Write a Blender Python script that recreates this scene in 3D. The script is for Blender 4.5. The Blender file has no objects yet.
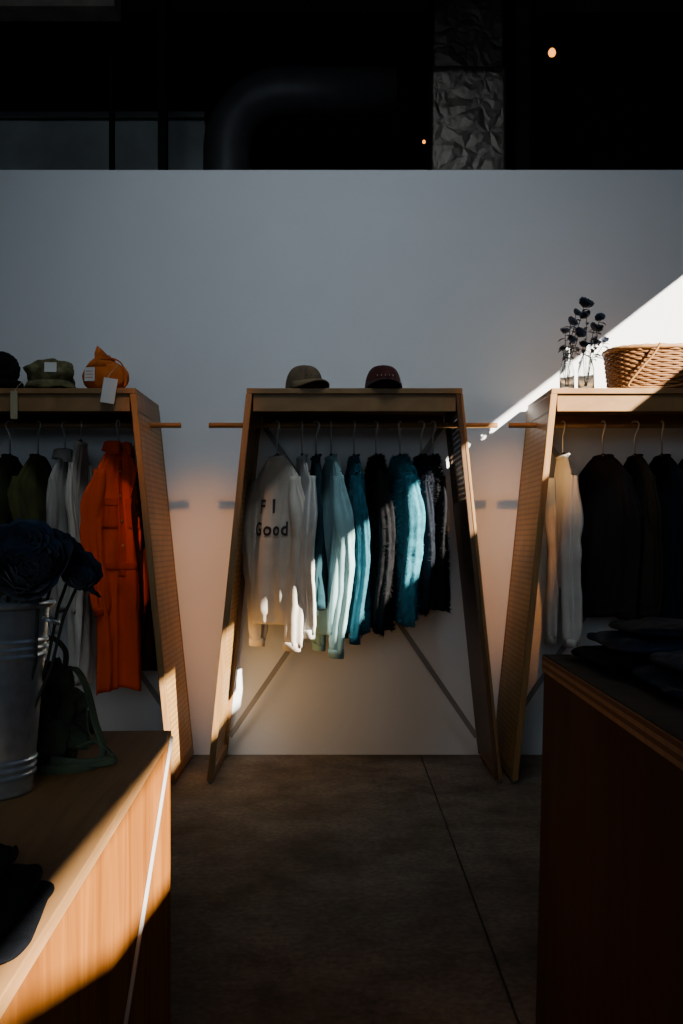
import bpy, math, random
from mathutils import Vector, Matrix, noise
random.seed(7)
F=996.0; CH=1.22; HY=540.0
def PX(px,Y): return (px-341.5)*Y/F
def PZ(py,Y): return CH-(py-HY)*Y/F
col=bpy.context.scene.collection

# ---------------- materials ----------------
def newmat(name):
    m=bpy.data.materials.new(name); m.use_nodes=True
    nt=m.node_tree; b=nt.nodes['Principled BSDF']
    return m,nt,b
def N(nt,t,**k):
    n=nt.nodes.new(t)
    for a,v in k.items(): setattr(n,a,v)
    return n
def plain(name,c,rough=.6,metal=0,bump=0,bscale=40,var=.0,vscale=6,sheen=0,trans=0,emis=None,es=0,bdist=.01,spec=.5):
    m,nt,b=newmat(name)
    b.inputs['Base Color'].default_value=(*c,1); b.inputs['Roughness'].default_value=rough
    b.inputs['Metallic'].default_value=metal; b.inputs['Specular IOR Level'].default_value=spec
    if sheen: b.inputs['Sheen Weight'].default_value=sheen; b.inputs['Sheen Roughness'].default_value=.5
    if trans: b.inputs['Transmission Weight'].default_value=trans
    if emis: b.inputs['Emission Color'].default_value=(*emis,1); b.inputs['Emission Strength'].default_value=es
    tc=N(nt,'ShaderNodeTexCoord')
    if var:
        n=N(nt,'ShaderNodeTexNoise'); n.inputs['Scale'].default_value=vscale; n.inputs['Detail'].default_value=6
        nt.links.new(tc.outputs['Object'],n.inputs['Vector'])
        r=N(nt,'ShaderNodeValToRGB'); r.color_ramp.elements[0].position=.3; r.color_ramp.elements[1].position=.7
        r.color_ramp.elements[0].color=(*[max(0,x*(1-var)) for x in c],1); r.color_ramp.elements[1].color=(*[min(1,x*(1+var)) for x in c],1)
        nt.links.new(n.outputs['Fac'],r.inputs['Fac']); nt.links.new(r.outputs['Color'],b.inputs['Base Color'])
    if bump:
        n=N(nt,'ShaderNodeTexNoise'); n.inputs['Scale'].default_value=bscale; n.inputs['Detail'].default_value=8
        nt.links.new(tc.outputs['Object'],n.inputs['Vector'])
        bp=N(nt,'ShaderNodeBump'); bp.inputs['Strength'].default_value=bump; bp.inputs['Distance'].default_value=bdist
        nt.links.new(n.outputs['Fac'],bp.inputs['Height']); nt.links.new(bp.outputs['Normal'],b.inputs['Normal'])
    return m
def foilmat(name,c,rough,dist):
    m,nt,b=newmat(name); b.inputs['Base Color'].default_value=(*c,1); b.inputs['Roughness'].default_value=rough; b.inputs['Metallic'].default_value=.9
    tc=N(nt,'ShaderNodeTexCoord'); v=N(nt,'ShaderNodeTexVoronoi'); v.feature='DISTANCE_TO_EDGE'; v.inputs['Scale'].default_value=6
    n=N(nt,'ShaderNodeTexNoise'); n.inputs['Scale'].default_value=4; n.inputs['Detail'].default_value=3
    mx=N(nt,'ShaderNodeMix',data_type='RGBA',blend_type='ADD'); mx.inputs[0].default_value=.35
    nt.links.new(tc.outputs['Object'],n.inputs['Vector']); nt.links.new(tc.outputs['Object'],mx.inputs[6]); nt.links.new(n.outputs['Color'],mx.inputs[7]); nt.links.new(mx.outputs[2],v.inputs['Vector'])
    bp=N(nt,'ShaderNodeBump'); bp.inputs['Strength'].default_value=1; bp.inputs['Distance'].default_value=dist
    nt.links.new(v.outputs['Distance'],bp.inputs['Height']); nt.links.new(bp.outputs['Normal'],b.inputs['Normal'])
    return m
def wood(name,c1,c2,scale=(3,30,30),rough=.45,peg=False,lam=False,spec=.3):
    m,nt,b=newmat(name); tc=N(nt,'ShaderNodeTexCoord'); mp=N(nt,'ShaderNodeMapping')
    mp.inputs['Scale'].default_value=scale
    nt.links.new(tc.outputs['Object'],mp.inputs['Vector'])
    n=N(nt,'ShaderNodeTexNoise'); n.inputs['Scale'].default_value=1.0; n.inputs['Detail'].default_value=9; n.inputs['Distortion'].default_value=1.2
    nt.links.new(mp.outputs['Vector'],n.inputs['Vector'])
    r=N(nt,'ShaderNodeValToRGB'); r.color_ramp.elements[0].position=.3; r.color_ramp.elements[1].position=.72
    r.color_ramp.elements[0].color=(*c1,1); r.color_ramp.elements[1].color=(*c2,1)
    nt.links.new(n.outputs['Fac'],r.inputs['Fac']); nt.links.new(r.outputs['Color'],b.inputs['Base Color'])
    b.inputs['Roughness'].default_value=rough; b.inputs['Specular IOR Level'].default_value=spec
    bp=N(nt,'ShaderNodeBump'); bp.inputs['Strength'].default_value=.15; bp.inputs['Distance'].default_value=.003
    nt.links.new(n.outputs['Fac'],bp.inputs['Height']); nt.links.new(bp.outputs['Normal'],b.inputs['Normal'])
    sx=N(nt,'ShaderNodeSeparateXYZ'); nt.links.new(tc.outputs['Object'],sx.inputs[0])
    if peg:
        pitch=.028
        def fr(o):
            a=N(nt,'ShaderNodeMath',operation='MULTIPLY'); a.inputs[1].default_value=1/pitch; nt.links.new(o,a.inputs[0])
            f=N(nt,'ShaderNodeMath',operation='FRACT'); nt.links.new(a.outputs[0],f.inputs[0])
            s=N(nt,'ShaderNodeMath',operation='SUBTRACT'); s.inputs[1].default_value=.5; nt.links.new(f.outputs[0],s.inputs[0])
            p=N(nt,'ShaderNodeMath',operation='POWER'); p.inputs[1].default_value=2
            ab=N(nt,'ShaderNodeMath',operation='ABSOLUTE'); nt.links.new(s.outputs[0],ab.inputs[0]); nt.links.new(ab.outputs[0],p.inputs[0])
            return p.outputs[0]
        ad=N(nt,'ShaderNodeMath',operation='ADD'); nt.links.new(fr(sx.outputs['Y']),ad.inputs[0]); nt.links.new(fr(sx.outputs['Z']),ad.inputs[1])
        g=N(nt,'ShaderNodeMath',operation='GREATER_THAN'); g.inputs[1].default_value=(.20 if peg=='dot' else .36)**2
        nt.links.new(ad.outputs[0],g.inputs[0])
        if peg=='dot':
            mx=N(nt,'ShaderNodeMix',data_type='RGBA'); nt.links.new(g.outputs[0],mx.inputs[0]); nt.links.new(r.outputs['Color'],mx.inputs[7]); mx.inputs[6].default_value=(*[x*.12 for x in c1],1)
            nt.links.new(mx.outputs[2],b.inputs['Base Color'])
        else:
            nt.links.new(g.outputs[0],b.inputs['Alpha'])
    if lam:
        a=N(nt,'ShaderNodeMath',operation='MULTIPLY'); a.inputs[1].default_value=1/.0085; nt.links.new(sx.outputs['Z'],a.inputs[0])
        f=N(nt,'ShaderNodeMath',operation='PINGPONG'); f.inputs[1].default_value=1; nt.links.new(a.outputs[0],f.inputs[0])
        g=N(nt,'ShaderNodeMath',operation='GREATER_THAN'); g.inputs[1].default_value=.5; nt.links.new(f.outputs[0],g.inputs[0])
        mx=N(nt,'ShaderNodeMix',data_type='RGBA'); nt.links.new(g.outputs[0],mx.inputs[0]); nt.links.new(r.outputs['Color'],mx.inputs[6]); mx.inputs[7].default_value=(*[x*.5 for x in c1],1)
        nt.links.new(mx.outputs[2],b.inputs['Base Color'])
    return m

M_wall=plain('painted_drywall',(.70,.735,.765),.9,bump=.08,bscale=120,var=.04,vscale=1.2,spec=.2)
M_dark=plain('dark_paint',(.012,.012,.013),.85,var=.4,vscale=2)
M_ceil=plain('black_ceiling',(.007,.007,.008),.9)
M_ply=wood('plywood',(.18,.095,.032),(.27,.15,.058),(4,40,5))
M_plyv=wood('plywood_upright',(.20,.105,.034),(.29,.16,.060),(40,40,3))
M_peg=wood('pegboard',(.34,.185,.052),(.46,.265,.085),(40,8,3),peg='dot')
M_pegshade=wood('shaded_pegboard',(.025,.015,.009),(.045,.026,.015),(40,8,3),peg='dot')  # pegboard copy with the panel's shade put into its colour
M_pegh=wood('perforated_shaded_pegboard',(.025,.015,.009),(.045,.026,.015),(40,8,3),peg='hole')  # same shade in the colour, with open holes
M_plyshade=wood('shaded_upright',(.07,.038,.018),(.12,.065,.03),(40,40,3))  # plywood copy darkened to stand for shade
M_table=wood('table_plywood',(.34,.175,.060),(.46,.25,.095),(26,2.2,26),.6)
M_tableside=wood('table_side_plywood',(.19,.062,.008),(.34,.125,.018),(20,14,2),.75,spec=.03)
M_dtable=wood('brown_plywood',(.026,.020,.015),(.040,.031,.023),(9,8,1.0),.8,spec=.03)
M_lam=wood('plywood_laminated_edge',(.14,.12,.09),(.19,.165,.125),(3,30,3),.8,lam=True,spec=.05)
M_metal=plain('brushed_metal',(.6,.6,.6),.4,.6,var=.1)
M_strip=plain('pale_metal_strip',(.50,.50,.50),.45,.2,var=.08)
M_wire=plain('dark_wire',(.2,.2,.21),.4,.8)
M_foil=foilmat('duct_foil',(.12,.11,.092),.45,.022)
M_galv=plain('galvanized_steel',(.50,.58,.65),.30,.7,var=.15,vscale=40)
M_brace=plain('grey_brace',(.22,.22,.215),.6,0,var=.1)

def floormat():
    m,nt,b=newmat('concrete_floor'); tc=N(nt,'ShaderNodeTexCoord')
    n=N(nt,'ShaderNodeTexNoise'); n.inputs['Scale'].default_value=2.2; n.inputs['Detail'].default_value=14; n.inputs['Roughness'].default_value=.72
    nt.links.new(tc.outputs['Object'],n.inputs['Vector'])
    r=N(nt,'ShaderNodeValToRGB'); e=r.color_ramp.elements
    e[0].position=.38; e[0].color=(.055,.044,.034,1); e[1].position=.66; e[1].color=(.20,.165,.135,1)
    nt.links.new(n.outputs['Fac'],r.inputs['Fac'])
    n2=N(nt,'ShaderNodeTexNoise'); n2.inputs['Scale'].default_value=45; n2.inputs['Detail'].default_value=6
    nt.links.new(tc.outputs['Object'],n2.inputs['Vector'])
    r2=N(nt,'ShaderNodeValToRGB'); r2.color_ramp.elements[0].position=.35; r2.color_ramp.elements[0].color=(.6,.6,.6,1); r2.color_ramp.elements[1].position=.65
    nt.links.new(n2.outputs['Fac'],r2.inputs['Fac'])
    mx=N(nt,'ShaderNodeMix',data_type='RGBA',blend_type='MULTIPLY'); mx.inputs[0].default_value=1
    nt.links.new(r.outputs['Color'],mx.inputs[6]); nt.links.new(r2.outputs['Color'],mx.inputs[7]); nt.links.new(mx.outputs[2],b.inputs['Base Color'])
    b.inputs['Roughness'].default_value=.7; b.inputs['Specular IOR Level'].default_value=.25
    bp=N(nt,'ShaderNodeBump'); bp.inputs['Strength'].default_value=.2; bp.inputs['Distance'].default_value=.004
    nt.links.new(n2.outputs['Fac'],bp.inputs['Height']); nt.links.new(bp.outputs['Normal'],b.inputs['Normal'])
    return m
M_floor=floormat()
def fabric(name,c,var=.12,bump=.18,bscale=160,sheen=.03,vscale=10):
    return plain(name,c,.92,bump=bump,bscale=bscale,var=var,vscale=vscale,sheen=sheen,bdist=.004,spec=.12)

# ---------------- helpers ----------------
def mk(name,v,f,mat,parent=None,smooth=False):
    me=bpy.data.meshes.new(name); me.from_pydata([tuple(p) for p in v],[],f); me.update()
    if smooth:
        for p in me.polygons: p.use_smooth=True
    if mat: me.materials.append(mat)
    o=bpy.data.objects.new(name,me); col.objects.link(o)
    if parent: o.parent=parent
    return o
def fixn(o):
    import bmesh
    bm=bmesh.new(); bm.from_mesh(o.data); bmesh.ops.recalc_face_normals(bm,faces=bm.faces); bm.to_mesh(o.data); bm.free(); return o
def empty(name,loc,label,cat,rot=0,group=None):
    e=bpy.data.objects.new(name,None); e.empty_display_size=.1; e.location=loc; e.rotation_euler=(0,0,rot)
    col.objects.link(e); e['label']=label; e['category']=cat
    if group: e['group']=group
    return e
def tag(o,label,cat,group=None):
    o['label']=label; o['category']=cat
    if group:o['group']=group
    return o
def bev(o,w=.003,s=2):
    m=o.modifiers.new('bevel','BEVEL'); m.width=w; m.segments=s; m.limit_method='ANGLE'; return o
HF=[(0,3,2,1),(4,5,6,7),(0,1,5,4),(1,2,6,5),(2,3,7,6),(3,0,4,7)]
def box(name,x0,x1,y0,y1,z0,z1,mat,parent=None,b=.003):
    v=[(x0,y0,z0),(x1,y0,z0),(x1,y1,z0),(x0,y1,z0),(x0,y0,z1),(x1,y0,z1),(x1,y1,z1),(x0,y1,z1)]
    o=mk(name,v,HF,mat,parent)
    if b: bev(o,b)
    return o
def hexa(name,v,mat,parent=None,b=.003):
    o=fixn(mk(name,v,HF,mat,parent))
    if b: bev(o,b)
    return o
def tubegeo(pts,rad,n=10,flat=1.0,ref=Vector((1,0,0)),caps=True,mod=None):
    pts=[Vector(p) for p in pts]; V=[];Fc=[]
    if not hasattr(rad,'__len__'): rad=[rad]*len(pts)
    prev=None
    for i,p in enumerate(pts):
        t=(pts[min(i+1,len(pts)-1)]-pts[max(i-1,0)]).normalized()
        if prev is None:
            a=ref-t*ref.dot(t)
            if a.length<.05: a=Vector((0,1,.1))-t*Vector((0,1,.1)).dot(t)
        else: a=prev-t*prev.dot(t)
        a.normalize(); prev=a; bb=t.cross(a)
        for j in range(n):
            th=2*math.pi*j/n; r=rad[i]*(mod(i,th) if mod else 1)
            V.append(p+a*math.cos(th)*r+bb*math.sin(th)*r*flat)
    for i in range(len(pts)-1):
        for j in range(n):
            a=i*n+j; b=i*n+(j+1)%n; Fc.append((a,b,b+n,a+n))
    if caps:
        Fc.append(tuple(range(n-1,-1,-1))); k=(len(pts)-1)*n; Fc.append(tuple(range(k,k+n)))
    return V,Fc
def tube(name,pts,rad,mat,parent=None,n=10,**k):
    v,f=tubegeo(pts,rad,n,**k); return mk(name,v,f,mat,parent,True)
def join(geos):
    V=[];Fc=[]
    for v,f in geos:
        o=len(V); V+=list(v); Fc+=[tuple(i+o for i in q) for q in f]
    return V,Fc
def lathe(name,prof,mat,parent=None,n=40,center=(0,0),sx=1,sy=1,cap0=True,cap1=False):
    V=[];Fc=[]
    for r,z in prof:
        for j in range(n):
            t=2*math.pi*j/n; V.append((center[0]+r*sx*math.cos(t),center[1]+r*sy*math.sin(t),z))
    for i in range(len(prof)-1):
        for j in range(n):
            a=i*n+j;b=i*n+(j+1)%n; Fc.append((a,b,b+n,a+n))
    if cap0: Fc.append(tuple(range(n-1,-1,-1)))
    if cap1: k=(len(prof)-1)*n; Fc.append(tuple(range(k,k+n)))
    return mk(name,V,Fc,mat,parent,True)
def blob(sx,sy,sz,e=2.6,nu=40,nv=24,amp=.08,ns=6,seed=0,zmin=None):
    V=[];Fc=[]
    def sp(x,p): return math.copysign(abs(x)**p,x)
    for i in range(nv+1):
        ph=-math.pi/2+math.pi*i/nv
        for j in range(nu):
            t=2*math.pi*j/nu
            p=Vector((sp(math.cos(ph),2/e)*sp(math.cos(t),2/e),sp(math.cos(ph),2/e)*sp(math.sin(t),2/e),sp(math.sin(ph),2/e)))
            d=1+amp*noise.noise(p*ns*.3+Vector((seed*3.1,seed,0)))*2+amp*.5*noise.noise(p*ns+Vector((seed,0,seed*2)))
            q=Vector((p.x*sx*d,p.y*sy*d,p.z*sz*d))
            if zmin is not None and q.z<zmin: q.z=zmin
            V.append(q)
    for i in range(nv):
        for j in range(nu):
            a=i*nu+j;b=i*nu+(j+1)%nu; Fc.append((a,b,b+nu,a+nu))
    return V,Fc
def struct(o): o['kind']='structure'; return o
def smooth(pts,n=6):
    pts=[Vector(p) for p in pts]; out=[]
    for i in range(len(pts)-1):
        p0=pts[max(i-1,0)];p1=pts[i];p2=pts[i+1];p3=pts[min(i+2,len(pts)-1)]
        for k in range(n):
            t=k/n; out.append(.5*((2*p1)+(p2-p0)*t+(2*p0-5*p1+4*p2-p3)*t*t+(3*p1-p0-3*p2+p3)*t**3))
    return out+[pts[-1]]

# ---------------- room ----------------
WY=5.66; WH=PZ(170,WY)
struct(box('wall_back',-5,3.0,WY,WY+.14,0,WH,M_wall,b=0))
xs=[-5,.443,.443,.452,.452,8]; zs=[0,0,-.012,-.012,0,0]
v=[];f=[]
for x,z in zip(xs,zs): v+=[(x,-5,z),(x,10,z)]
for i in range(5): f.append((2*i,2*i+2,2*i+3,2*i+1))
struct(mk('floor',v,f,M_floor))
struct(box('ceiling',-5,3.0,-5,10,5.6,5.7,M_ceil,b=0))
struct(box('wall_left',-5.1,-5,-5,10,0,5.6,M_dark,b=0))
struct(box('wall_far',-5,3.0,9.5,9.6,0,5.6,M_ceil,b=0))
struct(box('wall_front',-5,3.0,-5.1,-5,0,5.6,M_dark,b=0))
def holed(name,x,polys,mat,th=.03):
    V=[];Fc=[]
    for q in polys:
        k=len(V); V+=[(x,y,z) for y,z in q]; Fc.append(tuple(range(k,k+len(q))))
    o=mk(name,V,Fc,mat); m=o.modifiers.new('s','SOLIDIFY'); m.thickness=th; m.offset=1; return struct(o)
SA,ST=3.08,3.57
def rc(y0,y1,z0,z1): return [(y0,z0),(y1,z0),(y1,z1),(y0,z1)]
holed('wall_right',3.0,[rc(-5,10,0,3.0),rc(-5,10,ST,5.6),rc(5.6,10,3.0,ST),rc(.6,5.6,3.0,SA),rc(-1.30,.6,3.0,ST),
   rc(-5,-2.8,3.0,ST),rc(-2.8,-1.30,3.40,ST),[(-2.8,3.0),(-1.30,3.0),(-1.30,3.05),(-2.05,3.165),(-2.8,3.385)]],M_dark)  # unseen opening, its slanted edge shaped to bound the sun on the left table

def beam(x0,x1,y0,y1,z0,z1,mat,lab):
    o=box('ceiling_beam',x0,x1,y0,y1,z0,z1,mat,b=.005); return tag(o,lab,'beam','dark roof beams')
beam(-2.9,PX(118,6.6),6.5,6.7,PZ(14,6.6),PZ(-30,6.6),plain('beam_tan',(.34,.30,.23),.8,var=.3),'pale brown roof beam under the ceiling')
beam(PX(163,7.4)-.03,PX(163,7.4)+.03,7.35,7.45,0,5.6,M_dark,'thin dark steel post behind the partition')
beam(PX(112,7.4)-.015,PX(112,7.4)+.015,7.36,7.44,0,5.6,M_dark,'thin dark steel post behind the partition')
beam(-4.9,2.95,7.6,7.75,5.25,5.5,M_dark,'dark roof beam spanning the ceiling')
beam(PX(520,7)-.05,PX(520,7)+.05,6.9,7.1,0,5.6,M_ceil,'dark square steel column behind the partition')
o=box('wall_panel',-4.6,PX(205,8),8,8.08,2.5,PZ(116,8),plain('grey_panel',(.46,.49,.48),.7,var=.3,vscale=2)); tag(o,'grey drywall bulkhead beyond the partition','wall panel')
o=box('handrail',-4.6,PX(205,7.9),7.88,7.92,PZ(116,7.9)-.01,PZ(116,7.9)+.03,M_wire); tag(o,'thin grey metal rail along the bulkhead','rail')
e=empty('air_duct',(PX(465,6.5),6.5,0),'rectangular foil-wrapped air duct dropping behind the partition','duct')
w=.235
def gridbox(w,d,z0,z1,amp,seed,nz=90,nx=22):
    V=[];Fc=[]
    per=[]
    for i in range(nx): per.append((-w+2*w*i/nx,-d))
    for i in range(nx): per.append((w,-d+2*d*i/nx))
    for i in range(nx): per.append((w-2*w*i/nx,d))
    for i in range(nx): per.append((-w,d-2*d*i/nx))
    n=len(per)
    for k in range(nz+1):
        z=z0+(z1-z0)*k/nz
        for (x,y) in per:
            q=(noise.noise(Vector((x*5+seed,y*5,z*4)))+.3*noise.noise(Vector((x*14+seed,y*14,z*9))))*amp
            V.append((x*(1+q*.4),y+q*.35,z))
    for k in range(nz):
        for j in range(n):
            a=k*n+j;b=k*n+(j+1)%n;Fc.append((a,b,b+n,a+n))
    Fc.append(tuple(range(n-1,-1,-1))); Fc.append(tuple(range(nz*n,nz*n+n)))
    return V,Fc
zt=PZ(66,6.3)
v,f=gridbox(w,.2,0,zt,.03,1); mk('duct_body',v,f,M_foil,e,True)
v,f=gridbox(w*.97,.18,zt,5.58,.03,9); mk('duct_upper_section',v,f,foilmat('dull_foil',(.05,.046,.04),.5,.02),e,True)
pts=[]
cx,cz=PX(285,7.2),PZ(150,7.2)
for i in range(15):
    a=math.pi-math.pi/2*i/14
    pts.append((cx+.42*math.cos(a),7.2,cz+.42*math.sin(a)))
pts=[(pts[0][0],7.2,0)]+pts+[(cx+.8,7.2,cz+.42)]
o=tube('round_duct',pts,.17,plain('dark_duct',(.085,.085,.09),.5,.2,var=.2),n=28); tag(o,'dark round elbow duct behind the partition','duct')
M_bulb=plain('bulb_glow',(1,.5,.15),.4,emis=(1,.33,.05),es=3.2)
for (px,py,Y,r) in [(552,53,7.3,.028),(424,142,8.0,.013)]:
    e=empty('pendant_lamp',(PX(px,Y),Y,PZ(py,Y)),'small bare warm glowing bulb hanging in the dark','lamp',group='bare bulbs above the partition')
    lathe('bulb',[(.001,-r),(r*.7,-r*.75),(r,0),(r*.8,r*.7),(r*.4,r*1.2)],M_bulb,e,16,cap1=True)
    lathe('lamp_socket',[(r*.5,r*1.1),(r*.55,r*2),(r*.2,r*2.4)],M_dark,e,16,cap1=True)
    tube('cord',[(0,0,r*2.3),(0,0,5.6-PZ(py,Y))],.004,M_dark,e,6)

# ---------------- racks ----------------
YF,YB=4.98,5.62; RZ=1.98
def rack(cx,rl,label,shadeside=0):
    e=empty('clothing_rack',(cx,0,0),label,'clothing rack',group='plywood display racks')
    ht,hb=.54,.74; st=.032
    box('shelf_board',-ht,ht,YF,YB,RZ-.028,RZ,M_ply,e)
    box('shelf_apron',-ht+st,ht-st,YF+.015,YF+.035,RZ-.115,RZ-.028,M_ply,e)
    box('shelf_apron',-ht+st,ht-st,YB-.03,YB-.01,RZ-.115,RZ-.028,M_ply,e)
    box('shelf_underside',-ht+st,ht-st,YF+.035,YB-.03,RZ-.06,RZ-.045,M_ply,e,0)
    for s in (-1,1):
        p=bpy.data.objects.new('side_panel',None); p.parent=e; col.objects.link(p); p.empty_display_size=.05
        def bar(name,y0,y1,z0,z1,th,mat,off=0,b=.003):
            def xx(z): return s*(hb+(ht-hb)*(z/RZ))
            o0=s*off; o1=s*(off+th)
            v=[(xx(z0)-o0,y0,z0),(xx(z0)-o1,y0,z0),(xx(z0)-o1,y1,z0),(xx(z0)-o0,y1,z0),(xx(z1)-o0,y0,z1),(xx(z1)-o1,y0,z1),(xx(z1)-o1,y1,z1),(xx(z1)-o0,y1,z1)]
            return hexa(name,v,mat,p,b)
        dk=(s==shadeside)  # this side gets the shade-coloured materials
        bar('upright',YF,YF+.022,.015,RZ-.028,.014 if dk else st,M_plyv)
        if dk: bar('upright',YF+.004,YF+.022,.015,RZ-.028,.022,M_plyshade,.0145)
        bar('upright',YB-.022,YB,.015,RZ-.028,st,M_pegshade if dk else M_plyv)
        bar('crosspiece',YF+.022,YB-.022,.015,.07,st-.004,M_plyshade if dk else M_plyv)
        bar('crosspiece',YF+.022,YB-.022,RZ-.115,RZ-.028,st-.004,M_plyshade if dk else M_plyv)
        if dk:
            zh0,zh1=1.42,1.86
            bar('pegboard_sheet',YF+.022,YB-.022,.07,zh0,.005,M_pegshade,.002,b=0)
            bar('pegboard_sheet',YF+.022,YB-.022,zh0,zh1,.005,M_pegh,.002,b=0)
            bar('shade_sheet',YF+.022,YB-.022,.07,zh0,.005,M_pegshade,.031,b=0)  # added dark sheet standing for shade on the inner face
        else:
            bar('pegboard_sheet',YF+.022,YB-.022,.07,RZ-.115,.006,M_peg,.003,b=0)
        for y in (YF+.02,YB-.02):
            lathe('foot',[(.012,0),(.014,.004),(.01,.016)],M_wire,e,14,center=(s*(hb-.016),y),cap1=True)
    tube('hanging_rail',[(-rl[0],5.3,1.83),(rl[1],5.3,1.83)],.014,M_ply,e,16,ref=Vector((0,1,0)))
    yb=YB-.06
    def brace(a,b,y):
        a=Vector(a);b=Vector(b); d=(b-a).normalized(); n=Vector((-d.z,0,d.x))*.014
        v=[]
        for yy in (y,y+.006):
            v+=[a-n+Vector((0,yy,0)),b-n+Vector((0,yy,0)),b+n+Vector((0,yy,0)),a+n+Vector((0,yy,0))]
        hexa('cross_brace',v,M_brace,e,0)
    brace((-.5,0,1.86),(.69,0,.12),yb); brace((.5,0,1.86),(-.69,0,.12),yb+.01)
    return e
rack(.065,(.77,.765),'plywood rack with pegboard sides holding sweaters and two caps',1)
rack(-1.57,(.75,.716),'plywood rack with pegboard sides holding orange and green clothes')
rack(1.59,(.70,.7),'plywood rack with pegboard sides holding dark clothes below basket')

# ---------------- garments ----------------
def lerp(a,b,t): return a+(b-a)*t
def sm(t): t=max(0,min(1,t)); return t*t*(3-2*t)
def garment(name,label,cat,px,yaw,L,hw,th,sl,mat,Y=5.3,ztop=1.665,fuzz=0,seed=0,group=None,sl_r=.06,collar='ring',cuffmat=None,text=None,jacket=None,fold=1.0,legs=False,sflat=.42):
    X=PX(px,Y); yw=math.radians(yaw)
    e=empty(name,(X,Y,ztop-L),label,cat,yw,group)
    rnd=random.Random(seed); p1,p2,p3=[rnd.uniform(0,6.28) for _ in range(3)]
    k1=rnd.uniform(3.5,5.5)
    DS=.13
    def hwz(d):
        if d<DS: return lerp(.055,hw*.92,(d/DS)**.75)
        if d<.27: return lerp(hw*.92,hw*.97,sm((d-DS)/.12))
        r=hw*(.97+.06*math.sin((d-.27)*3+p1)*sm((d-.27)/.2))
        if d>L-.05 and not legs: r*=.96
        return r
    def thz(d):
        t=lerp(.018,th,sm(d/.55))
        if d>L-.05 and not legs: t*=.9
        return t
    def fo(c,d,s):
        A=.026*fold*sm((d-.1)/.6)
        w=.14*math.sin(d*5+p3)
        q=math.sin(k1*2.6*(c+w)+p2-s)
        return A*(math.sin(k1*(c+w)+p1+s*.5)+.5*math.copysign(abs(q)**.6,q)) + .028*fold*noise.noise(Vector((c*1.4+seed*1.7,d*2.2,s*1.0+seed)))*sm(d/.2) + .010*fold*noise.noise(Vector((c*4+seed,d*6+c*6,s+seed)))
    def surf(x,d,s,off=0):
        c=max(-1,min(1,x/hwz(d)))
        return Vector((x,s*(thz(d)*(1-abs(c)**2.4)**.5+off)+fo(c,d,s)*max(0,1-abs(c)**2.2)**.25,L-d))
    nR,nS=60,84; V=[];Fc=[]
    for i in range(nR+1):
        d=L*(i/nR)**1.1
        hh=hwz(d)
        for j in range(nS):
            t=2*math.pi*j/nS; c=math.cos(t); sn=math.sin(t)
            c2=math.copysign(abs(c)**.85,c)
            s=1 if sn>=0 else -1
            k=max(0,1-abs(c2)**2.2)**.25
            pinch=1
            if legs and d>L*.55: pinch=1-.75*math.exp(-(c2/.12)**2)*sm((d-L*.55)/.08)
            y=s*thz(d)*pinch*(max(0,1-abs(c2)**2.4))**.5 + lerp(fo(c2,d,1),fo(c2,d,-1),.5-.5*max(-1,min(1,sn*4)))*k + (1-k)*fo(c2,d,0)
            hem=(.012*math.sin(2*t+p3)+.005*math.sin(5*t+p1))*sm((d-L*.7)/(L*.3))
            V.append(Vector((hh*c2,y,L-d+hem)))
    for i in range(nR):
        for j in range(nS):
            a=i*nS+j;b=i*nS+(j+1)%nS; Fc.append((a,a+nS,b+nS,b))
    Fc.append(tuple(range(nS))); Fc.append(tuple(range((nR+1)*nS-1,nR*nS-1,-1)))
    def addfuzz(V,Fc,count,ln):
        base=[q for q in Fc if len(q)==4]; V=list(V);Fc=list(Fc)
        for _ in range(count):
            q=rnd.choice(base); a,b,c,d_=[Vector(V[k]) for k in q]
            u,v_=rnd.random(),rnd.random(); p=a.lerp(b,u).lerp(d_.lerp(c,u),v_)
            n=(b-a).cross(d_-a)
            if n.length<1e-9: continue
            n.normalize()
            tdir=(n+Vector((rnd.uniform(-.7,.7),rnd.uniform(-.7,.7),rnd.uniform(-1.3,.3)))).normalized()
            sd=tdir.cross(Vector((rnd.random(),rnd.random(),rnd.random()))).normalized()*.003
            k=len(V); V+=[p-sd,p+sd,p+tdir*ln*rnd.uniform(.5,1.2)]; Fc.append((k,k+1,k+2))
        return V,Fc
    if fuzz: V,Fc=addfuzz(V,Fc,20000,fuzz)
    mk('body',V,Fc,mat,e,True)
    for sd in (-1,1):
        pts=[];rad=[];n=34
        ph=rnd.uniform(0,6); ly=rnd.uniform(-.02,.02); kb=rnd.uniform(.35,.55)
        for i in range(n+1):
            t=i/n
            x=sd*(hw*.78+.055*sm(t*3.0)-.055*t); y=ly*math.sin(t*3)-.015*t+.014*math.sin(t*6+ph)
            pts.append((x,y,L-.115-t*(sl-.115)))
            r=lerp(sl_r*.50,sl_r,sm(t*3.5))*lerp(1,.82,t)
            r*=1+.14*noise.noise(Vector((t*4,ph,0)))-.10*math.exp(-((t-kb)/.05)**2)
            if t>.96: r*=.9
            rad.append(r)
        v,f=tubegeo(pts,rad,44,flat=sflat,mod=lambda i,a:1+.18*math.sin(2*a+i*.05+ph)+.16*math.sin(3*a-i*.04+ph*2)+.10*math.sin(6*a+i*.08+ph)+.10*noise.noise(Vector((math.cos(a)*2+ph,math.sin(a)*2,i*.35))))
        if fuzz: v,f=addfuzz(v,[tuple(reversed(q)) for q in f],9000,fuzz)
        mk('sleeve',v,f,mat,e,True)
        if cuffmat:
            q=pts[-1]; r=rad[-1]
            tube('cuff',[(q[0],q[1],q[2]+.015),(q[0],q[1],q[2]),(q[0],q[1],q[2]-.03)],[r*1.0,r*1.02,r*.98],cuffmat,e,24,flat=.48)
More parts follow.
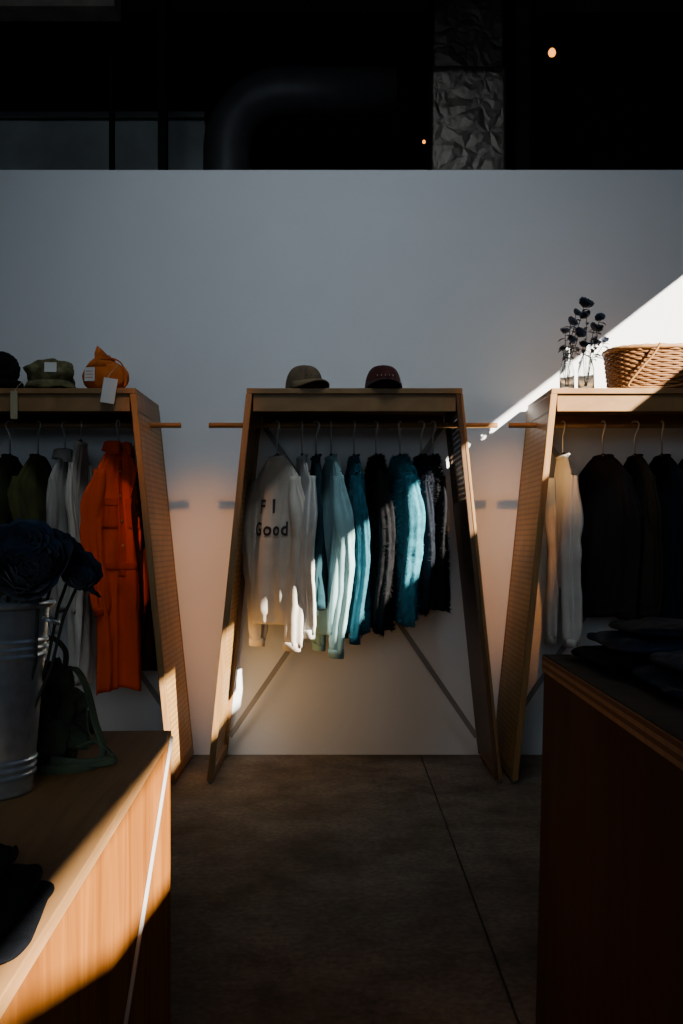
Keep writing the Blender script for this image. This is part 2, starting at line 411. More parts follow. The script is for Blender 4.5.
    if collar=='ring':
        pts=[(.058*math.cos(a),.023*math.sin(a),L-.004+.010*math.sin(a)) for a in [2*math.pi*i/24 for i in range(25)]]
        tube('collar',pts,.008,cuffmat or mat,e,8,ref=Vector((0,0,1)),caps=False)
    elif collar=='shirt':
        V2=[];F2=[];n=24
        for k,(rr,zz) in enumerate([(.06,-.01),(.062,.035),(.075,.03),(.09,-.015)]):
            for i in range(n):
                a=-math.pi/2+.25+(2*math.pi-.5)*i/(n-1); V2.append((rr*math.cos(a),rr*.65*math.sin(a),L+zz-(.02 if k==3 else 0)*(1 if math.sin(a)<-.5 else 0)))
        for k in range(3):
            for i in range(n-1): a=k*n+i; F2.append((a,a+1,a+n+1,a+n))
        o=mk('collar',V2,F2,mat,e,True); m=o.modifiers.new('s','SOLIDIFY'); m.thickness=.004
    if jacket:
        jm,bm_=jacket
        def patch(nm,x0,x1,d0,d1,off,m,nx=10,ny=10):
            V3=[];F3=[]
            for i in range(ny+1):
                for j in range(nx+1): V3.append(surf(lerp(x0,x1,j/nx),lerp(d0,d1,i/ny),-1,off))
            for i in range(ny):
                for j in range(nx): a=i*(nx+1)+j; F3.append((a,a+nx+1,a+nx+2,a+1))
            o=mk(nm,V3,F3,m,e,True); mo=o.modifiers.new('s','SOLIDIFY'); mo.thickness=.004; mo.offset=0
        patch('placket',-.016,.016,.06,L*.53,.003,jm,4,40)
        patch('chest_pocket',-hw*.78,-hw*.20,.27,.42,.003,jm)
        patch('pocket_flap',-hw*.80,-hw*.18,.262,.30,.007,jm)
        patch('chest_pocket',hw*.20,hw*.78,.27,.42,.003,jm)
        patch('pocket_flap',hw*.18,hw*.80,.262,.30,.007,jm)
        patch('waistband',-hw*.9,hw*.9,L*.47,L*.50,.003,jm,16,4)
        for k in range(4):
            p=surf(0,.12+k*.13,-1,.008)
            v,f=tubegeo([p,p+Vector((0,-.004,0))],.007,10); mk('button',v,f,bm_,e,True)
    if text:
        tm,lines=text
        import bmesh
        for (s_,x0,d0,size) in lines:
            for ch in s_:
                if ch==' ': x0+=size*.35; continue
                cu=bpy.data.curves.new('t','FONT'); cu.body=ch; cu.size=size; cu.resolution_u=3; cu.offset=.0028
                ob=bpy.data.objects.new('t',cu); col.objects.link(ob)
                dg=bpy.context.evaluated_depsgraph_get(); me=bpy.data.meshes.new_from_object(ob.evaluated_get(dg))
                bm=bmesh.new(); bm.from_mesh(me); bmesh.ops.remove_doubles(bm,verts=bm.verts,dist=1e-5)
                bmesh.ops.triangulate(bm,faces=bm.faces)
                for _ in range(2): bmesh.ops.subdivide_edges(bm,edges=[x for x in bm.edges if x.calc_length()>.010],cuts=2)
                wd=max(vv.co.x for vv in bm.verts)
                for vv in bm.verts: vv.co=surf(x0+vv.co.x,d0-vv.co.y,-1,.007)
                x0+=wd+size*.10
                bm.to_mesh(me); bm.free(); me.materials.clear(); me.materials.append(tm)
                o=bpy.data.objects.new('printed_letter',me); col.objects.link(o); o.parent=e
                o['label']='dark printed letter'
                bpy.data.objects.remove(ob)
    h=empty('clothes_hanger',(X,Y,ztop-.05),'slim metal hanger hooked on the wooden rail','hanger',yw,'hangers on the rails')
    z=1.83-(ztop-.05)
    pts=[]
    for i in range(15):
        a=math.radians(-30+220*i/14)
        pts.append((.024*math.cos(a),0,z+.022*math.sin(a)))
    pts+= [(-.014,0,z-.03),(0,0,z-.055),(0,0,.04)]
    sk=rnd.uniform(-.9,.9)
    c_,s_=math.cos(-yw+math.pi/2+sk),math.sin(-yw+math.pi/2+sk)
    pts=[(p[0]*c_,p[0]*s_,p[2]) for p in pts]
    tube('hook',pts,.0048,M_metal,h,8,ref=Vector((0,1,0)))
    tube('shoulder_bar',[(-hw*.75,0,-.045),(-.06,0,.025),(0,0,.062),(.06,0,.025),(hw*.75,0,-.045)],.006,M_dark,h,10,ref=Vector((0,1,0)))
    return e
G1='sweaters on the middle rail'
F_cream=fabric('cream_fleece',(.55,.51,.44)); F_white=fabric('pale_grey_fleece',(.56,.56,.54))
F_mint=fabric('pale_teal_fleece',(.26,.47,.50)); F_teal=fabric('teal_plush',(.03,.17,.23),.35,.5,60,.05,30)
F_teal2=fabric('blue_teal_knit',(.022,.11,.155),.3,.5,70,.05,25)
F_blk=fabric('black_plush',(.007,.0075,.009),.4,.4,60,0,30); F_navy=fabric('dark_navy_plush',(.008,.011,.017),.4,.4,60,0,30)
F_dteal=fabric('deep_teal',(.010,.038,.05)); ink=plain('dark_print',(.03,.03,.035),.8)
garment('sweatshirt','cream crewneck sweatshirt with dark printed lettering on hanger','sweatshirt',277,-47,.90,.205,.050,.99,F_cream,seed=1,cuffmat=F_cream,group=G1,text=(ink,[('F I',-.085,.30,.10),('Good',-.125,.42,.10)]),fold=.5,sl_r=.080)
garment('sweatshirt','pale grey fleece sweatshirt on hanger beside cream one','sweatshirt',302,-76,.84,.225,.042,.92,F_white,seed=2,cuffmat=F_white,group=G1,sl_r=.085)
garment('sweatshirt','deep teal sweatshirt squeezed between paler ones','sweatshirt',316,-82,.80,.20,.032,.78,F_dteal,seed=3,cuffmat=F_dteal,group=G1,sl_r=.05)
garment('sweatshirt','pale teal fleece sweatshirt on hanger','sweatshirt',331,-72,.94,.225,.044,1.02,F_mint,seed=4,cuffmat=F_mint,group=G1,sl_r=.098)
garment('sweater','mottled blue-teal knit sweater on hanger','sweater',354,-80,.93,.22,.040,.95,F_teal2,seed=5,cuffmat=F_teal2,group=G1,fuzz=.010,sl_r=.075)
garment('sweater','shaggy black sweater on hanger','sweater',376,-78,.90,.225,.050,.92,F_blk,seed=6,group=G1,fuzz=.026,sl_r=.088)
garment('jacket','bright teal plush pile jacket on hanger','jacket',400,-72,.86,.225,.050,.88,F_teal,seed=8,group=G1,fuzz=.026,sl_r=.105)
garment('sweater','dark navy shaggy pullover on hanger','sweater',421,-82,.80,.22,.045,.82,F_navy,seed=9,group=G1,fuzz=.024,sl_r=.078)
garment('sweater','black shaggy pullover at end of rail','sweater',433,-84,.80,.21,.045,.80,F_blk,seed=10,group=G1,fuzz=.022,sl_r=.065)
G2='clothes on the rail with the orange jacket'
F_or=fabric('orange_canvas',(.78,.075,.008),.08,.1,150,0); F_or2=fabric('orange_trim',(.66,.058,.007),.08,.1,150,0)
F_mar=fabric('dark_maroon',(.035,.009,.007)); F_ol=fabric('olive_quilt',(.07,.072,.024),.3); F_grn=fabric('moss_green',(.03,.036,.014),.3); F_blkc=fabric('black_cotton',(.006,.006,.007),sheen=0); F_whc=fabric('white_cotton',(.36,.34,.31))
garment('jacket','black jacket on hanger','jacket',-20,75,.85,.23,.06,.8,F_blkc,seed=20,group=G2)
garment('jacket','moss green padded jacket on hanger','jacket',10,76,.80,.21,.05,.7,F_grn,seed=21,group=G2,sl_r=.07)
garment('jacket','olive green quilted jacket on hanger','jacket',38,74,.74,.21,.045,.66,F_ol,seed=22,group=G2,sl_r=.075)
garment('cardigan','cream cardigan on hanger','cardigan',65,80,.82,.19,.028,.93,F_whc,seed=23,group=G2,sl_r=.055,collar='shirt')
garment('shirt','long white cotton shirt hanging in folds','shirt',81,84,1.28,.13,.020,.9,F_cream,seed=24,group=G2,sl_r=.045,ztop=1.74)
garment('coverall','bright orange canvas coverall with chest pockets','coverall',118,46,1.27,.145,.044,.84,F_or,seed=25,group=G2,collar='shirt',jacket=(F_or2,plain('brass_button',(.5,.3,.1),.4,.8)),sl_r=.062,ztop=1.70,fold=.9,Y=5.24,legs=True,cuffmat=F_or2)
garment('coat','dark maroon coat behind orange coverall','coat',146,82,1.18,.13,.045,.9,F_mar,seed=26,group=G2,Y=5.42,sl_r=.045,ztop=1.70)
G3='dark clothes beside the white shirt'
F_nv=fabric('dark_navy_cotton',(.007,.010,.017),sheen=0); F_char=fabric('charcoal_cotton',(.014,.013,.014),sheen=0); F_brn=fabric('dark_olive_cotton',(.020,.018,.013),sheen=0); F_wh=fabric('off_white_knit',(.50,.49,.46),.08)
garment('shirt','off-white long-sleeved shirt on hanger','shirt',563,-80,.72,.13,.016,.98,F_wh,seed=37,group=G3,sl_r=.088,cuffmat=F_wh,ztop=1.67,sflat=.46,fold=.4)
garment('sweater','charcoal sweater on hanger facing outward','sweater',603,-50,.84,.20,.055,.86,F_char,seed=31,group=G3)
garment('shirt','dark olive shirt on hanger','shirt',635,-76,.85,.21,.05,.86,F_brn,seed=32,group=G3)
garment('sweater','dark navy sweater on hanger','sweater',662,-72,.87,.22,.06,.88,F_nv,seed=33,group=G3)
garment('sweater','black sweater on hanger','sweater',692,-72,.87,.22,.06,.88,F_blkc,seed=34,group=G3)

# ---------------- hats ----------------
def cap(px,Y,yaw,mat,vmat,label,sc=1.0,mark=None):
    e=empty('baseball_cap',(PX(px,Y),Y,RZ),label,'cap',math.radians(yaw),'caps on the rack shelf')
    a,b,h=.088*sc,.098*sc,.112*sc
    V=[];Fc=[];n=96;m=20
    for i in range(m+1):
        ph=math.pi/2*i/m
        for j in range(n):
            t=2*math.pi*j/n
            r=math.cos(ph)**.60; z=math.sin(ph)**1.05
            seam=1-.05*math.exp(-((((t+math.pi/6)%(math.pi/3))-math.pi/6)/.05)**2)
            front=1+.05*max(0,-math.sin(t))*math.sin(ph*2)
            V.append((a*r*math.cos(t)*seam*front,b*r*math.sin(t)*seam*front,.012+h*z))
    for i in range(m):
        for j in range(n):
            A=i*n+j;B=i*n+(j+1)%n;Fc.append((A,B,B+n,A+n))
    mk('crown',V,Fc,mat,e,True)
    V=[];Fc=[];nu,nv=20,8
    for i in range(nv+1):
        for j in range(nu+1):
            t=math.pi*(1.12+.76*j/nu); k=i/nv
            ext=.075*sc*k*(math.sin(math.pi*j/nu)**.45)
            x=a*math.cos(t)*(1+.03*k); y=b*math.sin(t)-ext
            V.append((x,y,.036-3.8*x*x*k+.016*k*(1-k)*2-.004*k))
    for i in range(nv):
        for j in range(nu):
            A=i*(nu+1)+j;Fc.append((A,A+1,A+nu+2,A+nu+1))
    o=mk('visor',V,Fc,vmat,e,True); mo=o.modifiers.new('s','SOLIDIFY'); mo.thickness=.005
    v,f=blob(.008,.008,.005,2,12,8,0); mk('top_button',[p+Vector((0,0,.012+h)) for p in v],f,mat,e,True)
    if mark:
        for k in range(5):
            t=math.pi*(1.5+(k-2)*.07)
            x=a*math.cos(t)*1.0; y=b*math.sin(t)*1.03-.004
            tube('embroidered_mark',[(x,y,.060*sc),(x,y,.067*sc)],.0020,mark,e,6)
    return e
M_capo=fabric('olive_wool_cap',(.12,.088,.055),.3,.5,160); M_capm=fabric('maroon_wool_cap',(.055,.016,.015),.3,.5,160)
cap(304,5.10,32,M_capo,fabric('olive_visor',(.18,.13,.075)), 'olive-brown wool cap on the rack shelf',1.06,plain('thread_dark',(.02,.02,.02)))
cap(383,5.10,4,M_capm,fabric('dark_visor',(.03,.014,.016)),'dark maroon cap with tiny pale stitching',1.06,plain('thread_pale',(.35,.33,.30)))

M_wl=plain('white_label',(.62,.62,.60),.7,var=.05)
def tagcard(px,py0,py1,Y,w,label,mat,ang=.15):
    z0=PZ(py1,Y);z1=PZ(py0,Y);X=PX(px,Y)
    e=empty('price_tag',(X,Y,z0),label,'price tag',0,'paper price tags')
    o=box('card',-w/2,w/2,-.001,.001,0,z1-z0,mat,e,0); o.rotation_euler=(0,ang,0)
    tube('string',[(0.0,0,z1-z0-.006),(.01,.03,z1-z0+.03),(.03,.10,z1-z0+.08)],.0012,plain('string',(.6,.5,.35)),e,6)
tY=4.965
Ysh=5.12
e=empty('bucket_hat',(PX(50,Ysh),Ysh,RZ),'slouched olive camouflage hat with white label','hat')
M_camo=fabric('camo_cotton',(.11,.105,.05),.6,.4,120,.05,22)
v,f=blob(.118,.10,.072,2.4,48,24,.16,5,3,zmin=-.06); mk('crown',[p+Vector((0,0,.085)) for p in v],f,M_camo,e,True)
V=[];Fc=[];n=60
for k,(r,z) in enumerate([(.105,.05),(.12,.03),(.130,.012)]):
    for j in range(n):
        t=2*math.pi*j/n; V.append((r*math.cos(t)*1.03,r*.85*math.sin(t),z+.006*math.sin(5*t)*(k/2)))
for k in range(2):
    for j in range(n):
        a=k*n+j;b=k*n+(j+1)%n;Fc.append((a,b,b+n,a+n))
o=mk('brim',V,Fc,M_camo,e,True); m=o.modifiers.new('s','SOLIDIFY'); m.thickness=.004
o=box('label_patch',-.01,.05,-.112,-.108,.075,.125,M_wl,e,.001); o.rotation_euler=(-.12,0,.1)
e=empty('pouch_bag',(PX(106,Ysh),Ysh,RZ),'orange drawstring pouch with white label','pouch')
M_op=fabric('orange_nylon',(.50,.12,.018),.25,.3,30,.05)
v,f=blob(.116,.088,.085,2.15,64,36,.035,9,21,zmin=-.072); mk('body',[p+Vector((0,0,.073)) for p in v],f,M_op,e,True)
v,f=tubegeo([(-.01,0,.120),(-.01,0,.150),(-.008,0,.166),(-.004,0,.184),(0,0,.196),(0,0,.188)],[.098,.070,.048,.054,.060,.02],80,flat=.8,mod=lambda i,a:1+.05*math.sin(13*a+i*.3)*(i>0)); mk('gathered_neck',v,f,M_op,e,True)
tube('drawstring',smooth([(-.055,-.02,.166),(0,-.046,.164),(.05,-.025,.166),(.10,-.06,.125),(.12,-.09,.04),(.115,-.10,.012)]),.004,M_op,e,8)
o=box('label_patch',-.080,-.028,-.094,-.088,.04,.11,M_wl,e,.001); o.rotation_euler=(-.05,0,-.12)
for k in range(3): 
    o=box('label_print',-.072,-.036,-.0965,-.0945,.056+k*.016,.059+k*.016,M_op,e,0); o.rotation_euler=(-.05,0,-.12)
e=empty('beanie_hat',(PX(1,Ysh),Ysh,RZ),'black knitted hat on the rack shelf','hat')
v,f=blob(.095,.09,.09,2.3,40,24,.14,5,8,zmin=-.07); mk('crown',[p+Vector((0,0,.10)) for p in v],f,F_blkc,e,True)
tube('folded_cuff',[(.090*math.cos(a),.085*math.sin(a),.035) for a in [2*math.pi*i/30 for i in range(31)]],.024,F_blkc,e,10,ref=Vector((0,0,1)),caps=False)
tagcard(107,378,403,tY,.07,'white paper tag dangling from orange pouch',M_wl,.16)
tagcard(14,391,419,tY,.035,'tan paper tag dangling from black hat',plain('tan_card',(.36,.32,.20),.8),.0)

# ---------------- vases, flowers, basket ----------------
glass,nt,b=newmat('clear_glass'); b.inputs['Transmission Weight'].default_value=1; b.inputs['Roughness'].default_value=.03; b.inputs['IOR'].default_value=1.45; b.inputs['Base Color'].default_value=(.93,.96,.96,1)
def vase(px,Y,h,r):
    e=empty('glass_vase',(PX(px,Y),Y,RZ+.001),'clear glass bottle vase holding dried flower stems','vase',0,'glass vases')
    lathe('vase_body',[(r*.9,0),(r,.01),(r,h*.45),(r*.8,h*.62),(r*.45,h*.75),(r*.42,h*.95),(r*.55,h),(r*.48,h*.995),(r*.36,h*.94),(r*.38,h*.76),(r*.72,h*.6),(r*.93,h*.44),(r*.93,.016),(.001,.014)],glass,e,28)
vase(567,5.12,.23,.038); vase(586,5.12,.25,.042)
def petal(base,axis,up,ln,w,curl):
    V=[];Fc=[];n=4
    side=axis.cross(up).normalized()
    for i in range(n+1):
        t=i/n; c=base+axis*ln*t+up*(curl*ln*t*t)
        ww=w*math.sin(math.pi*min(.95,(.12+.75*t)))*.5
        V+=[c-side*ww+up*ww*.35,c,c+side*ww+up*ww*.35]
    for i in range(n):
        for j in range(2): a=i*3+j;Fc.append((a,a+1,a+4,a+3))
    return V,Fc
def rosegeo(r,rnd):
    g=[]
    for i in range(30):
        k=i/29; a=i*2.4; tilt=lerp(1.4,.25,k)
        ax=Vector((math.cos(a)*math.cos(tilt),math.sin(a)*math.cos(tilt),math.sin(tilt)))
        up=Vector((-math.cos(a)*math.sin(tilt),-math.sin(a)*math.sin(tilt),math.cos(tilt)))
        g.append(petal(Vector((math.cos(a),math.sin(a),0))*r*.16*k+Vector((0,0,-.1*r)),ax,up,r*lerp(.65,.95,k)*rnd.uniform(.9,1.1),r*lerp(.8,1.25,k),lerp(.25,.45,k)))
    return join(g)
M_bl=plain('blue_black_petal',(.014,.034,.068),.6,var=.5,vscale=30,sheen=.15); M_bl2=plain('dusty_blue_petal',(.10,.125,.18),.8,var=.5,vscale=40); M_bl3=plain('slate_petal',(.030,.042,.068),.8,var=.5,vscale=40)
M_stem=plain('dark_stem',(.018,.022,.012),.7)
def flower(base,tip,r,pm,label,leaves=2,stemr=.002,group='dark artificial roses',lm=None,seed=0,name='artificial_rose',lsize=.05,lt=(.55,.95),lz=(-.3,.4)):
    rnd=random.Random(seed)
    e=empty(name,base,label,'flower',0,group); b0=Vector(base); d=Vector(tip)-b0
    mid=d*.5+Vector((rnd.uniform(-.02,.02),rnd.uniform(-.01,.01),.02))
    tube('stem',[(0,0,0),mid*.5,mid,d*.8+Vector((0,0,.01)),d],stemr,M_stem,e,6,ref=Vector((1,.3,0)))
    v,f=rosegeo(r,rnd); o=mk('bloom',v,f,pm,e,True); o.location=d; o.rotation_euler=(rnd.uniform(.4,1.1),rnd.uniform(-.5,.6),rnd.uniform(-.6,.6))
    for k in range(leaves):
        t=rnd.uniform(*lt); a=rnd.uniform(0,6.28)
        ax=Vector((math.cos(a),math.sin(a),rnd.uniform(*lz))).normalized(); up=ax.cross(Vector((math.sin(a),-math.cos(a),0))).normalized()
        if up.z<0: up=-up
        v,f=petal(d*t,ax,up,lsize*rnd.uniform(.8,1.3),lsize*.55,-.3); mk('leaf',v,f,lm or pm,e,True)
k=0
for (vx,tx,ty,r) in [(567,563,350,.026),(567,570,324,.044),(567,582,308,.052),(567,577,336,.044),(586,592,331,.046),(586,601,318,.036),(586,588,316,.040),(586,604,342,.026),(586,582,347,.034),(567,571,341,.036),(586,596,344,.030),(567,564,334,.034),(586,598,330,.03),(567,575,315,.034)]:
    Y=5.12; k+=1
    flower((PX(vx,Y)+random.uniform(-.01,.01),Y+random.uniform(-.008,.008),RZ+.02),(PX(tx,Y),Y+random.uniform(-.04,.03),PZ(ty,Y)),r*.85,M_bl3 if k%2 else M_bl2,'dried dusty blue flower in a glass vase',6,.002,'dried flowers in the vases',seed=k,name='dried_flower',lsize=.036,lt=(.62,.96))

M_wk=wood('wicker',(.14,.060,.018),(.26,.125,.042),(40,40,60),.6)
M_wkl=wood('pale_wicker_rim',(.22,.105,.034),(.34,.18,.065),(30,30,30),.55)
M_wkd=plain('dark_wicker_lining',(.035,.018,.008),.8,var=.3,vscale=30)
Yb=5.26; Xb=PX(608,Yb-.05)+.275
e=empty('wicker_basket',(Xb,Yb,RZ),'woven wicker basket with folded handle on the shelf','basket')
def bp(t,z,off=0):
    k=z/.225; a=lerp(.245,.27,k)+off; b=lerp(.165,.19,k)+off
    c,s=math.cos(t),math.sin(t)
    return Vector((a*math.copysign(abs(c)**.8,c),b*math.copysign(abs(s)**.8,s),z))
gs=[];rows=18;ns=44
for i in range(rows):
    z=.010+i*.0120
    pts=[bp(2*math.pi*j/(ns*4),z,.005*math.sin(math.pi*(j/4)+math.pi*(i%2))) for j in range(ns*4)]
    pts.append(pts[0]); v,f=tubegeo(pts,.0066,6,ref=Vector((0,0,1)),caps=False); gs.append((v,f))
v,f=join(gs); mk('woven_wall',v,f,M_wk,e,True)
V=[];Fc=[]
for z in (.004,.222):
    V+=[bp(2*math.pi*j/60,z,-.008) for j in range(60)]
for j in range(60): Fc.append((j,(j+1)%60,60+(j+1)%60,60+j))
Fc.append(tuple(range(60)))
mk('lining',V,Fc,M_wkd,e,True)
gs=[tubegeo([bp(2*math.pi*j/ns,.0),bp(2*math.pi*j/ns,.11),bp(2*math.pi*j/ns,.22)],.0035,6) for j in range(ns)]
v,f=join(gs); mk('upright_stakes',v,f,M_wk,e,True)
pts=[bp(2*math.pi*j/120,.228,.003) for j in range(121)]
tube('rim',pts,.013,M_wkl,e,10,ref=Vector((0,0,1)),caps=False,mod=lambda i,a:1+.15*math.sin(a*2+i*1.3))
tube('handle',smooth([(-.06,-.235,.235),(-.10,-.235,.17),(-.17,-.228,.09),(-.215,-.21,.02),(-.15,-.235,.010),(0,-.245,.012),(.15,-.235,.06),(.20,-.215,.15),(.21,-.20,.235)]),.010,M_wkl,e,10,flat=.6,ref=Vector((0,1,0)))

# ---------------- left table and its things ----------------
ang=math.atan(.049)
T=empty('display_table',(-.42,2.46,0),'orange-brown plywood display table with metal edge strip','table',ang)
TZ=.75
box('table_top',-1.15,0,-1.75,0,TZ-.022,TZ,M_table,T,.002)
box('side_panel',-.022,-.002,-1.74,-.002,0,TZ-.022,M_tableside,T,.001)
box('side_panel',-1.148,-1.128,-1.74,-.002,0,TZ-.022,M_tableside,T,.001)
box('end_panel',-1.128,-.022,-.022,-.002,0,TZ-.022,M_tableside,T,.001)
box('end_panel',-1.128,-.022,-1.74,-1.72,0,TZ-.022,M_tableside,T,.001)
a=Vector((0,-.012,.735)); b_=Vector((0,-.705,.352)); b_=a+(b_-a)*1.9
dd=(b_-a).normalized(); nn=Vector((0,-dd.z,dd.y))*.0045
v=[]
for xx in (-.001,.006): v+=[a-nn+Vector((xx,0,0)),b_-nn+Vector((xx,0,0)),b_+nn+Vector((xx,0,0)),a+nn+Vector((xx,0,0))]
hexa('metal_strip',v,M_strip,T,.001)['label']='thin silver metal strip'

BX,BY=-.672,1.86
e=empty('flower_bucket',(BX,BY,TZ),'galvanized steel flower bucket standing on the table','bucket')
h=.355; 
prof=[(.001,.004),(.088,.004),(.091,0),(.093,.006)]
for i in range(1,120):
    t=i/119; r=lerp(.092,.122,t)
    for c in (.09,.13,.17,.74,.78,.82): r+=.0050*math.exp(-((t-c)/.009)**2)
    prof.append((r,.006+t*(h-.016)))
prof+=[(.129,h-.010),(.134,h-.003),(.130,h+.004),(.121,h),(.118,h-.02),(.091,.03),(.001,.03)]
lathe('bucket_body',prof,M_galv,e,80,cap0=False)
for s in (-1,1):
    tube('ear',[(s*.121,-.02,h-.03),(s*.138,-.02,h-.035),(s*.142,0,h-.04),(s*.138,.02,h-.035),(s*.121,.02,h-.03)],.004,M_galv,e,8)
M_lf=plain('dark_blue_leaf',(.012,.028,.042),.55,var=.5,vscale=20)
k=100
for (px,py,dY,r) in [(-5,562,0,.075),(25,556,-.03,.075),(46,574,-.05,.072),(20,580,-.07,.075),(70,574,.02,.055),(-20,580,-.05,.07),(0,582,-.06,.065),(58,558,.06,.055),(35,562,.08,.06),(78,584,-.02,.035),(-10,548,.05,.05),(12,556,.03,.06)]:
    Y=BY+dY; k+=1
    tx,tz=PX(px,Y),PZ(py,Y)
    ddx=tx-BX
    flower((BX+max(-.03,min(.05,ddx*.4)),BY+max(-.04,min(.04,dY*.4)),TZ+.04),(tx,Y,tz),r*.92,M_bl,'blue-black artificial rose in the steel bucket',2,.003,'dark artificial roses',M_lf,seed=k,lsize=.05,lt=(.95,1.0),lz=(-.05,.5))

gx,gy=PX(54,2.12),2.12
e=empty('shoulder_bag',(gx,gy,TZ),'small dark olive shoulder bag with webbing strap','bag',.2)
M_bag=fabric('dark_olive_nylon',(.085,.10,.062),.4,.5,25,.05); M_web=fabric('olive_webbing',(.13,.165,.10),.3,.6,200,.05)
v,f=blob(.062,.05,.10,2.4,56,40,.30,8,12,zmin=-.095)
mk('bag_body',[Vector((p.x*(1.15-.35*(p.z/.10))+.012*(p.z/.10),p.y*(1.15-.3*(p.z/.10)),p.z))+Vector((-.01,0,.097)) for p in v],f,M_bag,e,True)
v,f=tubegeo([(0,0,.165),(0,0,.188),(.005,0,.205)],[.030,.022,.034],44,mod=lambda i,a:1+.12*math.sin(9*a)); mk('gathered_top',v,f,M_bag,e,True)
v,f=blob(.042,.014,.038,3.0,30,16,.08,6,2); mk('front_pocket',[p+Vector((-.008,-.058,.060)) for p in v],f,M_bag,e,True)
def strap(pts,r): tube('strap',smooth(pts),r,M_web,e,8,flat=.18,ref=Vector((0,1,0)))
strap([(.01,-.02,.185),(.045,-.04,.20),(.070,-.05,.16),(.088,-.06,.09),(.105,-.08,.035),(.09,-.10,.012),(.04,-.125,.008),(-.02,-.125,.008)],.011)
strap([(.035,-.01,.14),(.065,.0,.12),(.075,-.03,.06),(.115,-.05,.03),(.125,-.09,.016),(.06,-.11,.016),(.0,-.09,.02)],.010)
strap([(.03,-.03,.09),(.05,-.06,.04),(.09,-.07,.05),(.12,-.09,.02),(.06,-.115,.012)],.010)
tube('carry_loop',smooth([(-.025,0,.185),(-.035,-.02,.235),(-.005,-.03,.265),(.025,-.02,.235),(.02,0,.185)]),.006,M_web,e,8,flat=.4)

def folded(x,y,z,sx,sy,h,rot,mat,label,layers=2,seed=0,group=None,name='folded_jeans',amp=.012):
    o_e=empty(name,(x,y,z),label,'folded clothes',rot,group)
    for L_ in range(layers):
        hh=h/layers; V=[];Fc=[]
        nu,nv=72,18
        def sp(q,p): return math.copysign(abs(q)**p,q)
        for i in range(nv+1):
            ph=-math.pi/2+math.pi*i/nv
            for j in range(nu):
                t=2*math.pi*j/nu
                cr=sp(math.cos(ph),.35)
                cx_=cr*sp(math.cos(t),.3); cy_=cr*sp(math.sin(t),.3); cz_=sp(math.sin(ph),.9)
                q=noise.noise(Vector((cx_*2+seed,cy_*2+L_*3,seed)))
                q2=noise.noise(Vector((cx_*3+seed,cy_*3,L_*7)))+.5*noise.noise(Vector((cx_*8+seed,cy_*5,L_*7)))
                V.append((cx_*sx/2*(1+.07*q),cy_*sy/2*(1+.05*q),hh*(L_+.5)+cz_*hh*.5+(q2*amp*cr if (cz_>0 and L_==layers-1) else 0)))
        for i in range(nv):
            for j in range(nu):
                a=i*nu+j;b=i*nu+(j+1)%nu;Fc.append((a,b,b+nu,a+nu))
        mk('fabric_fold',V,Fc,mat,o_e,True)
    return o_e
M_den=fabric('dark_denim',(.012,.018,.034),.4,.3,200,0,30); M_den2=fabric('black_denim',(.006,.008,.012),.4,.3,200,0,30); M_den3=fabric('deep_blue_denim',(.016,.028,.056),.4,.3,200,0,30)
FG='folded clothes on the tables'
folded(-.475,1.20,TZ,.22,.26,.022,.15,M_den2,'folded black jeans on the orange-brown table',1,4,FG,amp=.004)
folded(-.478,1.20,TZ+.024,.20,.24,.022,.10,M_den2,'folded black trousers above black pair',1,14,FG,amp=.006)
folded(-.495,1.22,TZ+.050,.16,.2,.028,.02,M_den2,'folded black top on top of the stack',1,6,FG,name='folded_shirt',amp=.014)

# ---------------- right table ----------------
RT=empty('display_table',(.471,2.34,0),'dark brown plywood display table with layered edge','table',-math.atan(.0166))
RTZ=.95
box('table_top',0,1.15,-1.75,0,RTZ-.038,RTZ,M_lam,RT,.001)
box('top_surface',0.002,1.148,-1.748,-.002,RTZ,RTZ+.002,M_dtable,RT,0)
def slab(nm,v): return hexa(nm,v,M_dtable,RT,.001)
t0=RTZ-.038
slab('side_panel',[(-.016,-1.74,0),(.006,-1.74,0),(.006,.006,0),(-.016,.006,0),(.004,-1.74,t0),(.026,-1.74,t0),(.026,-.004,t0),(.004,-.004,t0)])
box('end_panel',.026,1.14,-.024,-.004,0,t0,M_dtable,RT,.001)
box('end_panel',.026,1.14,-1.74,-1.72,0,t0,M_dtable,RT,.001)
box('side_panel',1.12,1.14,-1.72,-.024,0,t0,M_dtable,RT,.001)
zz=RTZ+.002
folded(.755,2.14,zz,.46,.33,.030,.05,M_den2,'folded black jeans stacked on the brown table',1,1,FG,amp=.008)
folded(.765,2.14,zz+.034,.42,.31,.028,-.04,M_den3,'folded deep blue jeans on the stack',1,2,FG,amp=.012)
folded(.79,2.16,zz+.066,.38,.28,.022,.08,M_den,'folded navy tee topping the stack',1,12,FG,amp=.014,name='folded_shirt')
folded(.775,1.78,zz,.46,.36,.028,-.03,M_den,'folded dark denim jeans on brown table',1,3,FG,amp=.008)
folded(.79,1.78,zz+.032,.42,.33,.025,.06,M_den3,'folded blue trousers atop denim',1,5,FG,amp=.012)
folded(.79,1.40,zz,.46,.34,.03,.03,M_den2,'folded black jeans at table edge',1,7,FG,amp=.01)

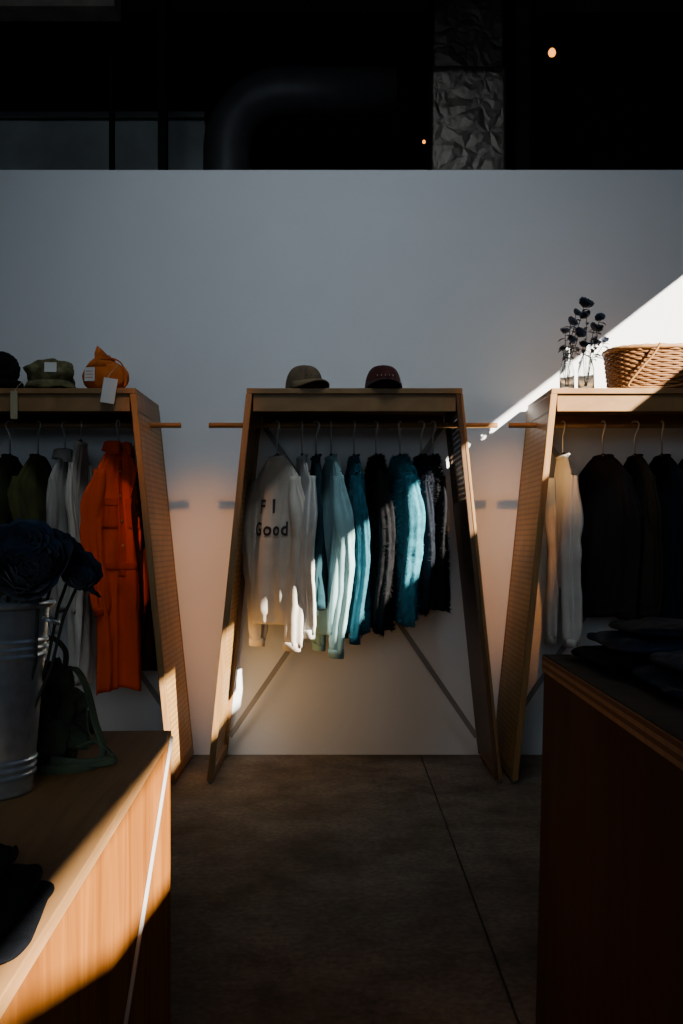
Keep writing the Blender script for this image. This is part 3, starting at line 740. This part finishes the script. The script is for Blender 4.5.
# ---------------- lights ----------------
d=Vector((-1,1.1,-.78))
L=bpy.data.lights.new('sun','SUN'); L.energy=42; L.angle=math.radians(.5); L.color=(1,.87,.72)
o=bpy.data.objects.new('sun',L); col.objects.link(o); o.rotation_euler=d.to_track_quat('-Z','Y').to_euler()
def area(name,loc,target,sx,sy,en,c,spread=180):
    A=bpy.data.lights.new(name,'AREA'); A.shape='RECTANGLE'; A.size=sx; A.size_y=sy; A.energy=en; A.color=c; A.spread=math.radians(spread)
    o=bpy.data.objects.new(name,A); col.objects.link(o); o.location=loc
    o.rotation_euler=(Vector(target)-Vector(loc)).to_track_quat('-Z','Y').to_euler()
area('cool_front_fill',(-.8,-4.5,2.6),(0,5.6,2.0),4,2.4,54,(.72,.87,1))  # added cool fill behind the camera, no window modelled
area('wall_wash_fill',(-.1,2.6,5.1),(0,5.66,1.7),2.0,.8,11,(.82,.92,1),80)  # added overhead wash that brightens the back wall
def spot(name,loc,target,en,c,deg,blend=1,r=.05):
    A=bpy.data.lights.new(name,'SPOT'); A.energy=en; A.color=c; A.spot_size=math.radians(deg); A.spot_blend=blend; A.shadow_soft_size=r
    o=bpy.data.objects.new(name,A); col.objects.link(o); o.location=loc
    o.rotation_euler=(Vector(target)-Vector(loc)).to_track_quat('-Z','Y').to_euler()
spot('warm_bounce_fill',(-.76,2.6,4.9),(-.78,5.66,.95),700,(1,.36,.07),12)  # added lamp standing in for warm wood bounce between the racks
spot('warm_bounce_fill',(.92,2.6,4.9),(.92,5.66,1.15),700,(1,.36,.07),12)  # same added bounce lamp for the right-hand gap
w=bpy.data.worlds.new('w'); bpy.context.scene.world=w; w.use_nodes=True
w.node_tree.nodes['Background'].inputs[0].default_value=(.5,.65,1,1); w.node_tree.nodes['Background'].inputs[1].default_value=.3

cam=bpy.data.cameras.new('cam'); cam.lens=36*F/1024; cam.sensor_width=36; cam.sensor_fit='AUTO'; cam.shift_y=(HY-512)/1024
cam.clip_start=.05
co=bpy.data.objects.new('camera',cam); col.objects.link(co); co.location=(0,0,CH); co.rotation_euler=(math.pi/2,0,0)
bpy.context.scene.camera=co
